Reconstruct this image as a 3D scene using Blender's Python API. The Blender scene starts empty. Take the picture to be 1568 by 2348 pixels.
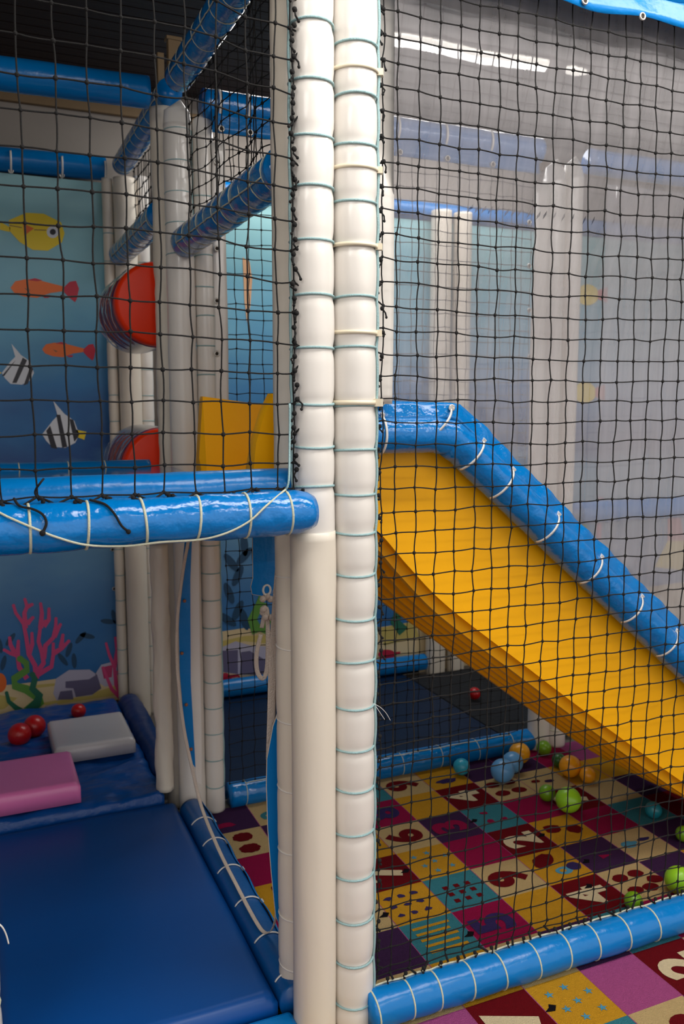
import bpy, bmesh, random
from math import *
from mathutils import Vector, Matrix, noise
random.seed(7)
SC = bpy.context.scene
COL = SC.collection

# ------------------------------------------------------------------ camera
F = 1960.0; TH = radians(7.2); YW = radians(23.5)
CAM = Vector((-0.7937, -1.7592, 1.5))
def ray(u, v):
    x = (u - 784) / F; y = (1174 - v) / F
    c, s = cos(TH), sin(TH)
    Y, Z = c + y * s, -s + y * c
    return Vector((x * cos(YW) + Y * sin(YW), -x * sin(YW) + Y * cos(YW), Z))
def onb(u, v, b):
    r = ray(u, v); return CAM + r * ((b - CAM.y) / r.y)
def onz(u, v, z):
    r = ray(u, v); return CAM + r * ((z - CAM.z) / r.z)
cd = bpy.data.cameras.new('camera'); co = bpy.data.objects.new('camera', cd); COL.objects.link(co)
co.location = CAM; co.rotation_euler = (pi / 2 - TH, 0, -YW)
cd.sensor_fit = 'VERTICAL'; cd.sensor_height = 36; cd.lens = F / 2348 * 36
cd.clip_start = .05; cd.clip_end = 60
cd.dof.use_dof = True; cd.dof.focus_distance = 1.98; cd.dof.aperture_fstop = 5.0
SC.camera = co

# ------------------------------------------------------------------ materials
def lin(c):
    return tuple(((x / 255) / 12.92 if x / 255 <= .04045 else ((x / 255 + .055) / 1.055) ** 2.4) for x in c) + (1,)
MATS = {}
def mat(name, col, rough=.5, bump=0, bscale=30, stretch=(1, 1, 1), coat=0, spec=.5, emit=0, trans=0, var=0, metal=0, sss=0):
    m = bpy.data.materials.new(name); m.use_nodes = True
    nt = m.node_tree; b = nt.nodes['Principled BSDF']
    b.inputs['Base Color'].default_value = lin(col); b.inputs['Roughness'].default_value = rough
    b.inputs['Specular IOR Level'].default_value = spec; b.inputs['Coat Weight'].default_value = coat
    b.inputs['Coat Roughness'].default_value = .08; b.inputs['Metallic'].default_value = metal
    if emit:
        b.inputs['Emission Color'].default_value = lin(col); b.inputs['Emission Strength'].default_value = emit
    if bump or var:
        tc = nt.nodes.new('ShaderNodeTexCoord'); mp = nt.nodes.new('ShaderNodeMapping')
        mp.inputs['Scale'].default_value = stretch
        nt.links.new(tc.outputs['Object'], mp.inputs['Vector'])
        n = nt.nodes.new('ShaderNodeTexNoise'); n.inputs['Scale'].default_value = bscale; n.inputs['Detail'].default_value = 4
        nt.links.new(mp.outputs[0], n.inputs['Vector'])
        if bump:
            bp = nt.nodes.new('ShaderNodeBump'); bp.inputs['Strength'].default_value = bump; bp.inputs['Distance'].default_value = .01
            nt.links.new(n.outputs['Fac'], bp.inputs['Height']); nt.links.new(bp.outputs[0], b.inputs['Normal'])
        if var:
            mx = nt.nodes.new('ShaderNodeMix'); mx.data_type = 'RGBA'
            c = lin(col); mx.inputs[6].default_value = tuple(x * (1 - var) for x in c[:3]) + (1,)
            mx.inputs[7].default_value = tuple(min(1, x * (1 + var)) for x in c[:3]) + (1,)
            n2 = nt.nodes.new('ShaderNodeTexNoise'); n2.inputs['Scale'].default_value = bscale * .35; n2.inputs['Detail'].default_value = 6
            nt.links.new(mp.outputs[0], n2.inputs['Vector']); nt.links.new(n2.outputs['Fac'], mx.inputs[0])
            nt.links.new(mx.outputs[2], b.inputs['Base Color'])
    MATS[name] = m
    return m
M_white = mat('white_vinyl', (226, 220, 212), .32, .18, 9, (1, 1, .35), coat=.25, var=.03)
M_grime = mat('worn_white_vinyl', (222, 212, 196), .42, .25, 10, (1, 1, .3), coat=.1, var=.07)
M_blue = mat('blue_vinyl', (0, 114, 186), .26, .3, 22, (1, 1, 1), coat=.06, spec=.35)
M_bluecr = mat('creased_blue_vinyl', (0, 114, 188), .17, 1.0, 15, (1, 1, 1), coat=.25, spec=.4)
M_mat = mat('blue_mat_vinyl', (0, 70, 142), .38, .1, 6, spec=.3, var=.08)
M_tarp = mat('blue_tarp', (0, 66, 136), .3, .8, 14, (1, 2.2, 1), spec=.4, var=.1)
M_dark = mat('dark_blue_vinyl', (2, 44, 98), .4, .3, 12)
M_yel = mat('yellow_plastic', (255, 182, 0), .45, .05, 60, spec=.3)
M_red = mat('red_foam', (238, 52, 0), .4, .1, 10, spec=.3)
M_navy = mat('navy_print', (38, 52, 120), .4)
M_cord = mat('black_netting_cord', (13, 10, 9), .9, .4, 600)
M_teal = mat('pale_teal_cord', (150, 182, 184), .6, .4, 500)
M_cream = mat('cream_cord', (205, 205, 180), .6, .4, 500)
M_tie = mat('white_nylon_tie', (226, 222, 216), .35)
M_tieold = mat('yellowed_nylon_tie', (226, 214, 188), .4)
M_metal = mat('grommet_metal', (208, 204, 196), .3, metal=.7)
M_hole = mat('grommet_hole', (40, 28, 18), .8)
M_web = mat('white_webbing', (205, 190, 176), .8, .5, 300)
M_pink = mat('pink_vinyl', (220, 116, 176), .35, .15, 12, coat=.2)
M_grey = mat('grey_vinyl', (190, 186, 188), .33, .2, 12, coat=.25)
M_wall = mat('plaster', (150, 142, 134), .85, .1, 20, var=.05)
M_wallL = mat('hall_plaster', (196, 190, 182), .85, .1, 20, var=.03)
M_ceil = mat('dark_wood', (40, 24, 17), .75, .5, 4, (.6, 30, 1), var=.35)
M_trim = mat('tan_wood', (128, 104, 72), .6, .2, 20, var=.1)
M_lamp = mat('lamp_glow', (255, 250, 240), .5, emit=14)
M_lampw = mat('lamp_housing', (230, 230, 230), .4)
def film_mat(nm='clear_film', ior=1.5, rgh=.015, h0=.30, h1=.44):
    m = bpy.data.materials.new(nm); m.use_nodes = True; nt = m.node_tree; nt.nodes.clear()
    out = nt.nodes.new('ShaderNodeOutputMaterial'); tr = nt.nodes.new('ShaderNodeBsdfTransparent')
    tr.inputs[0].default_value = (.93, .94, .97, 1)
    df = nt.nodes.new('ShaderNodeBsdfDiffuse'); df.inputs[0].default_value = (.70, .655, .66, 1)
    tl = nt.nodes.new('ShaderNodeBsdfTranslucent'); tl.inputs[0].default_value = (.55, .54, .57, 1)
    add = nt.nodes.new('ShaderNodeMixShader'); add.inputs[0].default_value = .35
    gl = nt.nodes.new('ShaderNodeBsdfGlossy'); gl.inputs['Roughness'].default_value = rgh
    nt.links.new(df.outputs[0], add.inputs[1]); nt.links.new(tl.outputs[0], add.inputs[2])
    tc = nt.nodes.new('ShaderNodeTexCoord'); mp = nt.nodes.new('ShaderNodeMapping'); mp.inputs['Scale'].default_value = (26, 26, 1.2)
    n = nt.nodes.new('ShaderNodeTexNoise'); n.inputs['Scale'].default_value = 1.2; n.inputs['Detail'].default_value = 5
    nt.links.new(tc.outputs['Object'], mp.inputs[0]); nt.links.new(mp.outputs[0], n.inputs['Vector'])
    mr = nt.nodes.new('ShaderNodeMapRange'); mr.inputs[1].default_value = .25; mr.inputs[2].default_value = .75
    mr.inputs[3].default_value = h0; mr.inputs[4].default_value = h1
    nt.links.new(n.outputs['Fac'], mr.inputs[0])
    mx = nt.nodes.new('ShaderNodeMixShader'); nt.links.new(mr.outputs[0], mx.inputs[0])
    nt.links.new(tr.outputs[0], mx.inputs[1]); nt.links.new(add.outputs[0], mx.inputs[2])
    fr = nt.nodes.new('ShaderNodeFresnel'); fr.inputs[0].default_value = ior
    mp2 = nt.nodes.new('ShaderNodeMapping'); mp2.inputs['Scale'].default_value = (9, 9, 2)
    n2 = nt.nodes.new('ShaderNodeTexNoise'); n2.inputs['Scale'].default_value = 1.0; n2.inputs['Detail'].default_value = 2
    nt.links.new(tc.outputs['Object'], mp2.inputs[0]); nt.links.new(mp2.outputs[0], n2.inputs['Vector'])
    bp = nt.nodes.new('ShaderNodeBump'); bp.inputs['Strength'].default_value = .03; bp.inputs['Distance'].default_value = .01
    nt.links.new(n2.outputs['Fac'], bp.inputs['Height']); nt.links.new(bp.outputs[0], gl.inputs['Normal'])
    mx2 = nt.nodes.new('ShaderNodeMixShader'); nt.links.new(fr.outputs[0], mx2.inputs[0])
    nt.links.new(mx.outputs[0], mx2.inputs[1]); nt.links.new(gl.outputs[0], mx2.inputs[2])
    nt.links.new(mx2.outputs[0], out.inputs[0]); return m
M_film = film_mat()

# ------------------------------------------------------------------ mesh builder
class MB:
    def __init__(s): s.v = []; s.f = []; s.m = []; s.mats = []; s.smooth = []
    def mi(s, m):
        if m not in s.mats: s.mats.append(m)
        return s.mats.index(m)
    def add(s, vs, fs, m, smooth=True):
        o = len(s.v); s.v += [Vector(p) for p in vs]; k = s.mi(m)
        for f in fs: s.f.append([i + o for i in f]); s.m.append(k); s.smooth.append(smooth)
    def sweep(s, pts, rad, m, n=10, caps=True, closed=False, flat=None, up=None):
        """tube along pts; rad number or f(i, t)->radius or f(i,t,ang); flat=(w,h) makes a ribbon section"""
        pts = [Vector(p) for p in pts]; N = len(pts); vs = []; fs = []
        prev = None
        for i, p in enumerate(pts):
            a = pts[i - 1] if (i > 0 or closed) else p
            b = pts[(i + 1) % N] if (i < N - 1 or closed) else p
            t = (b - a)
            t = t.normalized() if t.length > 1e-9 else Vector((0, 0, 1))
            if prev is None:
                r = Vector(up) if up else (Vector((0, 0, 1)) if abs(t.z) < .9 else Vector((0, -1, 0)))
            else: r = prev
            r = (r - t * r.dot(t)).normalized(); q = t.cross(r); prev = r
            for k in range(n):
                an = 2 * pi * k / n
                if flat: ox, oy = r * cos(an) * flat[0], q * sin(an) * flat[1]
                else:
                    R = rad(i, an) if callable(rad) else rad
                    ox, oy = r * cos(an) * R, q * sin(an) * R
                vs.append(p + ox + oy)
        for i in range(N if closed else N - 1):
            for k in range(n):
                j = (i + 1) % N
                fs.append((i * n + k, i * n + (k + 1) % n, j * n + (k + 1) % n, j * n + k))
        if caps and not closed:
            fs.append(tuple(range(n))[::-1]); fs.append(tuple((N - 1) * n + k for k in range(n)))
        s.add(vs, fs, m); return s
    def ball(s, c, r, m, nu=14, nv=9):
        vs = [Vector(c) + Vector((0, 0, r))]; fs = []
        for j in range(1, nv):
            for i in range(nu):
                ph = pi * j / nv; th = 2 * pi * i / nu
                vs.append(Vector(c) + Vector((sin(ph) * cos(th), sin(ph) * sin(th), cos(ph))) * r)
        vs.append(Vector(c) - Vector((0, 0, r)))
        for i in range(nu):
            fs.append((0, 1 + i, 1 + (i + 1) % nu))
            for j in range(nv - 2):
                a = 1 + j * nu; b = a + nu
                fs.append((a + i, b + i, b + (i + 1) % nu, a + (i + 1) % nu))
            fs.append((1 + (nv - 2) * nu + i, len(vs) - 1, 1 + (nv - 2) * nu + (i + 1) % nu))
        s.add(vs, fs, m); return s
    def box(s, lo, hi, m, smooth=False):
        x0, y0, z0 = lo; x1, y1, z1 = hi
        v = [(x, y, z) for z in (z0, z1) for y in (y0, y1) for x in (x0, x1)]
        s.add(v, [(0, 2, 3, 1), (4, 5, 7, 6), (0, 1, 5, 4), (2, 6, 7, 3), (0, 4, 6, 2), (1, 3, 7, 5)], m, smooth); return s
    def poly(s, pts, m): s.add(pts, [tuple(range(len(pts)))], m, False); return s
    def grid(s, fn, nu, nv, m, two=0):
        vs = [fn(i / nu, j / nv) for j in range(nv + 1) for i in range(nu + 1)]
        fs = [(j * (nu + 1) + i, j * (nu + 1) + i + 1, (j + 1) * (nu + 1) + i + 1, (j + 1) * (nu + 1) + i) for j in range(nv) for i in range(nu)]
        s.add(vs, fs, m); return s
    def build(s, name, parent=None, bevel=0, solid=0, seg=2):
        off = Vector((0, 0, 0)); q = parent
        while q is not None: off += q.location; q = q.parent
        me = bpy.data.meshes.new(name)
        me.from_pydata([tuple(p - off) for p in s.v], [], s.f)
        for m in s.mats: me.materials.append(m)
        me.polygons.foreach_set('material_index', s.m); me.polygons.foreach_set('use_smooth', s.smooth)
        me.update()
        o = bpy.data.objects.new(name, me); COL.objects.link(o); o.parent = parent
        if solid:
            md = o.modifiers.new('s', 'SOLIDIFY'); md.thickness = solid; md.offset = 0
        if bevel:
            md = o.modifiers.new('b', 'BEVEL'); md.width = bevel; md.segments = seg; md.limit_method = 'ANGLE'
        return o
def tag(o, label, cat, group=None, kind=None):
    if label: o['label'] = label
    if cat: o['category'] = cat
    if group: o['group'] = group
    if kind: o['kind'] = kind
    return o
def thing(name, loc, label, cat, group=None):
    o = bpy.data.objects.new(name, None); COL.objects.link(o); o.location = loc; o.empty_display_size = .05
    return tag(o, label, cat, group)
def struct(name, mb, **k):
    o = mb.build(name, **k); o['kind'] = 'structure'; return o
def recenter(o):
    """put the origin of a single-mesh thing at the bottom centre of its mesh"""
    me = o.data; xs = [v.co.copy() for v in me.vertices]
    c = Vector(((min(p.x for p in xs) + max(p.x for p in xs)) / 2, (min(p.y for p in xs) + max(p.y for p in xs)) / 2, min(p.z for p in xs)))
    me.transform(Matrix.Translation(-c)); o.location = c; return o
def cat_rom(pts, k=8):
    pts = [Vector(p) for p in pts]; out = []
    for i in range(len(pts) - 1):
        p0 = pts[max(0, i - 1)]; p1 = pts[i]; p2 = pts[i + 1]; p3 = pts[min(len(pts) - 1, i + 2)]
        for j in range(k):
            t = j / k
            out.append(.5 * ((2 * p1) + (p2 - p0) * t + (2 * p0 - 5 * p1 + 4 * p2 - p3) * t * t + (3 * p1 - p0 - 3 * p2 + p3) * t ** 3))
    out.append(pts[-1]); return out

# ------------------------------------------------------------------ padded posts and bars
def frame(p0, p1, ref=None):
    t = (p1 - p0).normalized()
    r = Vector(ref) if ref else (Vector((0, 0, 1)) if abs(t.z) < .9 else Vector((0, -1, 0)))
    r = (r - t * r.dot(t)).normalized(); return t, r, t.cross(r)
def sleeve(p0, p1, r, m, rings=(), pinch=.07, wrinkle=.012, step=.014, sides=28, parent=None, name='sleeve', endtaper=None, taperboth=False):
    p0 = Vector(p0); p1 = Vector(p1); L = (p1 - p0).length; n = max(8, int(L / step)); seed = random.random() * 50
    t, a, b = frame(p0, p1); pts = [p0 + t * L * i / n for i in range(n + 1)]
    def rad(i, an):
        d = L * i / n; R = r
        for q in rings:
            x = (d - q) / .009
            if abs(x) < 7: R -= r * pinch * (exp(-x * x) + .35 * exp(-x * x / 9))
        R += r * wrinkle * 2 * noise.noise(Vector((d * 9, cos(an) * 1.1, sin(an) * 1.1 + seed)))
        R += r * wrinkle * noise.noise(Vector((d * 28, cos(an) * 2.6 + seed, sin(an) * 2.6)))
        if endtaper and d > L - endtaper: R *= .72 + .28 * sqrt(max(0, (L - d) / endtaper))
        if taperboth and d < endtaper: R *= .72 + .28 * sqrt(d / endtaper)
        return R
    mb = MB(); mb.sweep(pts, rad, m, sides); return mb.build(name, parent)
def lacing(p0, p1, r, rings, m, ang, parent, rr=.0022, arc=None, name='lacing_cord', wob=.004):
    """one cord: rings round the sleeve joined by a run along it at angle ang"""
    p0 = Vector(p0); p1 = Vector(p1); t, a, b = frame(p0, p1)
    for q in rings:
        mb = MB(); tl = random.uniform(-.004, .004)
        rng = range(20)
        if arc:
            mb.sweep([p0 + t * (q + tl * cos(x)) + (a * cos(x) + b * sin(x)) * (r * .975) for x in [arc[0] + (arc[1] - arc[0]) * k / 18 for k in range(19)]], rr, m, 6)
        else:
            mb.sweep([p0 + t * (q + tl * cos(2 * pi * k / 20)) + (a * cos(2 * pi * k / 20) + b * sin(2 * pi * k / 20)) * (r * .965) for k in rng], rr, m, 6, closed=True)
        mb.build('cord_ring', parent)
    mb = MB()
    if ang is not None and len(rings) > 1:
        pts = []
        for i in range(len(rings) - 1):
            for k in range(6):
                w = k / 6; q = rings[i] * (1 - w) + rings[i + 1] * w
                x = ang + random.uniform(-.02, .02); R = r * (.99 + .06 * sin(pi * w))
                pts.append(p0 + t * q + (a * cos(x) + b * sin(x)) * R)
        pts.append(p0 + t * rings[-1] + (a * cos(ang) + b * sin(ang)) * r)
        mb.sweep(pts, rr * 1.1, m, 6)
        return mb.build(name, parent)
def tie(c, t, a, b, R, a0, a1, parent, m=None, w=.0028, h=.0014, head=True, name='zip_tie'):
    m = m or M_tie; mb = MB(); c = Vector(c)
    P = [c + (a * cos(x) + b * sin(x)) * R for x in [a0 + (a1 - a0) * k / 16 for k in range(17)]]
    n = len(P); vs = []; fs = []
    for i, p in enumerate(P):
        o = (p - c).normalized()
        for dx, dy in ((-w, 0), (w, 0), (w, h * 2), (-w, h * 2)): vs.append(p + t * dx + o * dy)
    for i in range(n - 1):
        for k in range(4): fs.append((i * 4 + k, i * 4 + (k + 1) % 4, i * 4 + 4 + (k + 1) % 4, i * 4 + 4 + k))
    fs += [(3, 2, 1, 0), tuple((n - 1) * 4 + k for k in range(4))]
    mb.add(vs, fs, m)
    if head:
        o = (P[0] - c).normalized(); tang = t.cross(o)
        q = P[0]; hs = w * 1.7
        vv = [q + t * sx * hs + o * (sy * hs * 1.1 + hs * .6) + tang * sz * hs * 1.2 for sz in (-1, 1) for sy in (-1, 1) for sx in (-1, 1)]
        mb.add(vv, [(0, 2, 3, 1), (4, 5, 7, 6), (0, 1, 5, 4), (2, 6, 7, 3), (0, 4, 6, 2), (1, 3, 7, 5)], m, False)
    return mb.build(name, parent)
def grommet(c, nrm, parent, r=.0075):
    mb = MB(); c = Vector(c); nrm = Vector(nrm).normalized()
    a = nrm.orthogonal().normalized(); b = nrm.cross(a)
    mb.sweep([c + nrm * .0015 + (a * cos(2 * pi * k / 14) + b * sin(2 * pi * k / 14)) * r for k in range(14)], r * .32, M_metal, 6, closed=True)
    mb.poly([c + nrm * .0012 + (a * cos(2 * pi * k / 12) + b * sin(2 * pi * k / 12)) * r * .8 for k in range(12)], M_hole)
    return mb.build('grommet', parent)
def bar(label, p0, p1, r, m, rings=(), cordm=None, ang=0.0, group='padded bars of the play frame', name='padded_bar', cat='bar', wr=.012, cordr=.0022, arc=None, **k):
    p0 = Vector(p0); p1 = Vector(p1)
    root = thing(name, p0, label, cat, group)
    sleeve(p0, p1, r, m, rings, parent=root, wrinkle=wr, **k)
    if rings and cordm: lacing(p0, p1, r, rings, cordm, ang, root, rr=cordr, arc=arc)
    return root
def post(label, x, y, z0, z1, r, m, rings=(), cordm=None, ang=0.0, **k):
    return bar(label, (x, y, z0), (x, y, z1), r, m, rings, cordm, ang, group=None, name='padded_post', cat='post', **k)
PG = 'padded posts of the play frame'

# ================================================================== ROOM
CZ = 2.95
carp = MB()
TA, TB, A0, B0 = .178, .1815, .0915, .1
CC = dict(P=(64, 36, 74), T=(58, 130, 142), M=(152, 16, 68), Y=(208, 152, 36), R=(108, 8, 18), C=(202, 174, 122), O=(172, 80, 134), B=(20, 14, 22), L=(88, 160, 190), W=(228, 208, 168), K=(56, 44, 96))
CM = {k: mat('carpet_' + n, CC[k], .95, .9, 420, spec=.1, var=.12) for k, n in dict(P='purple', T='teal', M='magenta', Y='yellow', R='dark_red', C='cream', O='orchid', B='black', L='light_blue', W='ivory', K='indigo').items()}
tiles = {(0,0):'P',(1,0):'T',(2,0):'M',(3,0):'Y',(4,0):'R',(5,0):'C',(6,0):'P',(7,0):'Y',
 (-1,-1):'Y',(0,-1):'C',(1,-1):'Y',(2,-1):'C',(3,-1):'P',(4,-1):'T',(5,-1):'M',(6,-1):'C',
 (-1,1):'M',(0,1):'C',(1,1):'Y',(2,1):'T',(3,1):'C',(4,1):'Y',(5,1):'P',(6,1):'C',(7,1):'P',
 (-1,2):'Y',(0,2):'C',(1,2):'R',(2,2):'Y',(3,2):'M',(4,2):'R',(5,2):'Y',(6,2):'M',(7,2):'T',
 (-1,3):'M',(0,3):'P',(1,3):'Y',(2,3):'C',(3,3):'P',(4,3):'T',(5,3):'M',(6,3):'R',(7,3):'C',
 (-1,4):'C',(0,4):'P',(1,4):'T',(2,4):'M',(3,4):'Y',(4,4):'R',(5,4):'C',(6,4):'C',(7,4):'Y',
 (-1,5):'P',(0,5):'C',(1,5):'R',(2,5):'T',(3,5):'C',(4,5):'Y',(5,5):'P',(6,5):'P',(7,5):'M',
 (0,-2):'O',(1,-2):'R',(2,-2):'Y',(3,-2):'O',(4,-2):'R',(5,-2):'C',(6,-2):'T',
 (0,-3):'C',(1,-3):'Y',(2,-3):'T',(3,-3):'C',(4,-3):'P',(5,-3):'Y',(6,-3):'O'}
pal = 'PTMYRCO'
for j in range(-12, 6):
    for i in range(-14, 10):
        x0 = A0 + TA * i; y0 = B0 + TB * j
        k = tiles.get((i, j), pal[(i * 5 + j * 3 + (i * j) % 4) % 7])
        if j == 5: y1 = min(y0 + TB, 1.2)
        else: y1 = y0 + TB
        carp.poly([(x0, y0, .003), (x0 + TA, y0, .003), (x0 + TA, y1, .003), (x0, y1, .003)], CM[k])
# thin pale seams between tiles
for i in range(-14, 11):
    x = A0 + TA * i; carp.poly([(x - .0012, B0 - 12 * TB, .0034), (x + .0012, B0 - 12 * TB, .0034), (x + .0012, 1.18, .0034), (x - .0012, 1.18, .0034)], CM['O'])
def glyph(i, j, ch, m, h=.12, dx=0, dy=0, bold=.008):
    cu = bpy.data.curves.new('g', 'FONT'); cu.body = ch; cu.size = h * 1.4; cu.offset = bold; cu.align_x = 'CENTER'; cu.align_y = 'CENTER'; cu.resolution_u = 4
    ob = bpy.data.objects.new('g', cu); COL.objects.link(ob); me = bpy.data.meshes.new_from_object(ob.evaluated_get(bpy.context.evaluated_depsgraph_get()))
    cx = A0 + TA * (i + .5) + dx; cy = B0 + TB * (j + .5) + dy
    vs = [(cx - v.co.y, cy + v.co.x, .0042) for v in me.vertices]
    fs = [tuple(p.vertices) for p in me.polygons]
    carp.add(vs, fs, m, False)
    bpy.data.objects.remove(ob); bpy.data.curves.remove(cu); bpy.data.meshes.remove(me)
def blob(i, j, fx, fy, rx, ry, m, n=18, jag=.12, z=.0042, rot=0):
    cx = A0 + TA * (i + fx); cy = B0 + TB * (j + fy)
    pts = []
    for k in range(n):
        a = 2 * pi * k / n; q = 1 + jag * (random.random() - .5)
        x, y = rx * cos(a) * q, ry * sin(a) * q
        pts.append((cx + x * cos(rot) - y * sin(rot), cy + x * sin(rot) + y * cos(rot), z))
    carp.poly(pts, m)
def star(i, j, fx, fy, r, m):
    cx = A0 + TA * (i + fx); cy = B0 + TB * (j + fy)
    carp.poly([(cx + r * (1 if k % 2 == 0 else .38) * cos(pi * k / 5), cy + r * (1 if k % 2 == 0 else .38) * sin(pi * k / 5), .0042) for k in range(10)], m)
for a in [(2,0,'5',CM['K']),(4,0,'4',CM['W']),(3,1,'9',CM['R']),(4,2,'2',CM['W']),(2,3,'6',CM['R']),(3,3,'3',CM['M']),(4,4,'4',CM['W']),(3,5,'9',CM['R']),
          (1,2,'7',CM['W']),(1,-2,'7',CM['W']),(4,-2,'2',CM['W']),(3,-3,'6',CM['R']),(6,3,'7',CM['W']),(2,4,'8',CM['K'])]:
    glyph(*a)
for k in range(5): # stripes
    y = B0 + TB * (.2 + k * .15); x = A0 + TA * 1
    carp.poly([(x + .03, y, .0042), (x + .15 - .012 * (k % 2), y, .0042), (x + .15 - .012 * (k % 2), y + .011, .0042), (x + .03, y + .011, .0042)], CM['Y'])
for fx in (.33, .55, .77):
    for fy in (.25, .45, .65):
        x = A0 + TA * (2 + fx) - .01; y = B0 + TB * (1 + fy); carp.poly([(x - .009, y - .009, .0042), (x + .009, y - .009, .0042), (x + .009, y + .009, .0042), (x - .009, y + .009, .0042)], CM['R'])
for (i, j) in ((2, 2), (2, -2)):
    for fx, fy in ((.25, .75), (.55, .8), (.3, .42), (.55, .5), (.82, .6), (.45, .2), (.78, .25)): star(i, j, fx, fy, .014, CM['L'])
for fx in (.2, .45, .7):
    for fy in (.25, .5, .75): blob(1, 1, fx, fy, .013, .009, CM['K'], 8, .7)
for fx, fy in ((.28, .3), (.6, .28), (.3, .7), (.66, .72), (.85, .45)): blob(5, 0, fx, fy, .028, .021, CM['R'])
for fx, fy in ((.3, .3), (.72, .3), (.3, .72), (.72, .72)):
    blob(5, 4, fx, fy, .032, .022, CM['R'])
for fx, fy in ((.02, .25), (.02, .72), (.55, .72), (.55, .27)): blob(-1, 4, fx, fy, .036, .03, CM['R'], 30, .16)
for fx, fy in ((.3, .6), (.7, .45)): blob(5, 2, fx, fy, .034, .03, CM['R'], 14, .3)
blob(4, 1, .4, .72, .05, .03, CM['R'], 16, .2, rot=.5); blob(4, 1, .55, .3, .03, .022, CM['L']); blob(4, 1, .8, .35, .026, .024, CM['K'], z=.0045); blob(4, 1, .52, .3, .012, .009, CM['Y'], z=.0048)
blob(6, 1, .3, .55, .03, .02, CM['L'], 14, .5); blob(6, 1, .7, .6, .03, .01, CM['K'], 10, .6); blob(5, 1, .55, .4, .03, .014, CM['M'], 3, .2)
for fx, fy in ((.4, .7), (.35, .35), (.65, .35)): blob(4, 3, fx, fy, .016, .012, CM['M'], 8, .8)
blob(0, 5, .3, .35, .032, .03, CM['T']); blob(0, 5, .3, .35, .012, .01, CM['C'], z=.0046)
blob(-1, 5, .35, .3, .04, .018, CM['M'], 12, .4); blob(-1, 2, .55, .8, .014, .02, CM['R']); blob(-1, 2, .9, .45, .014, .03, CM['R']); blob(4, 5, .5, .3, .045, .02, CM['K'], 14, .4)
blob(6, 4, .3, .5, .02, .012, CM['R']); blob(6, 4, .6, .4, .022, .012, CM['P'])
for (u, v) in ((1262, 2312), (928, 1997), (1075, 2142), (1348, 2032), (1342, 1975), (1240, 1915), (880, 2098), (1085, 1882)): # little black bird prints
    p = onz(u, v, .0044); s = .02
    carp.poly([(p.x - s, p.y - .006, .0044), (p.x + .3 * s, p.y - .012, .0044), (p.x + s, p.y + .004, .0044), (p.x + .2 * s, p.y + .014, .0044), (p.x - .1 * s, p.y + .004, .0044)], CM['B'])
o = carp.build('play_carpet'); tag(o, 'colourful square-patterned number carpet under the ball area and in front of the frame', 'carpet')
fl = MB(); fl.box((-2.6, -2.2, -.05), (4.3, 2.5, 0), mat('floor_concrete', (96, 90, 84), .8, .2, 8, var=.1)); struct('floor', fl)
w = MB(); w.box((-2.6, 2.45, 0), (4.3, 2.52, CZ), M_wall); struct('wall_back', w)
w = MB(); w.box((4.23, -2.2, 0), (4.3, 2.45, CZ), M_wallL); struct('wall_right', w)
w = MB(); w.box((-2.6, -2.2, 0), (-2.53, 2.45, CZ), M_wallL); struct('wall_left', w)
w = MB(); w.box((-2.6, -2.2, CZ), (4.3, 2.52, CZ + .05), M_ceil)
for i in range(34): w.box((-2.6, -.1 + i * .078, CZ - .006), (4.3, -.03 + i * .078, CZ + .001), M_ceil)
struct('ceiling', w)
w = MB(); w.box((-2.53, 2.42, 2.815), (4.23, 2.45, 2.865), M_trim); struct('trim_1', w, bevel=.004)
# lower blue floor mat of the back bays
w = MB(); w.box((.02, 1.27, .0045), (1.32, 2.3, .035), mat('navy_mat_vinyl', (0, 30, 62), .5, .2, 12, spec=.3)); tag(recenter(w.build('mat_or_dark_sheet', bevel=.01)), 'dark blue floor mat behind the far floor bar', 'mat')

w = MB(); w.box((1.33, 1.27, .0045), (4.1, 2.22, .03), mat('under_slide_dark', (4, 10, 20), .8, .3, 40)); tag(recenter(w.build('mat_or_dark_sheet', bevel=.008)), 'black sheet added for the darkness under the far end of the slide', 'mat')  # black sheet added as painted darkness below the slide's far end
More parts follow.
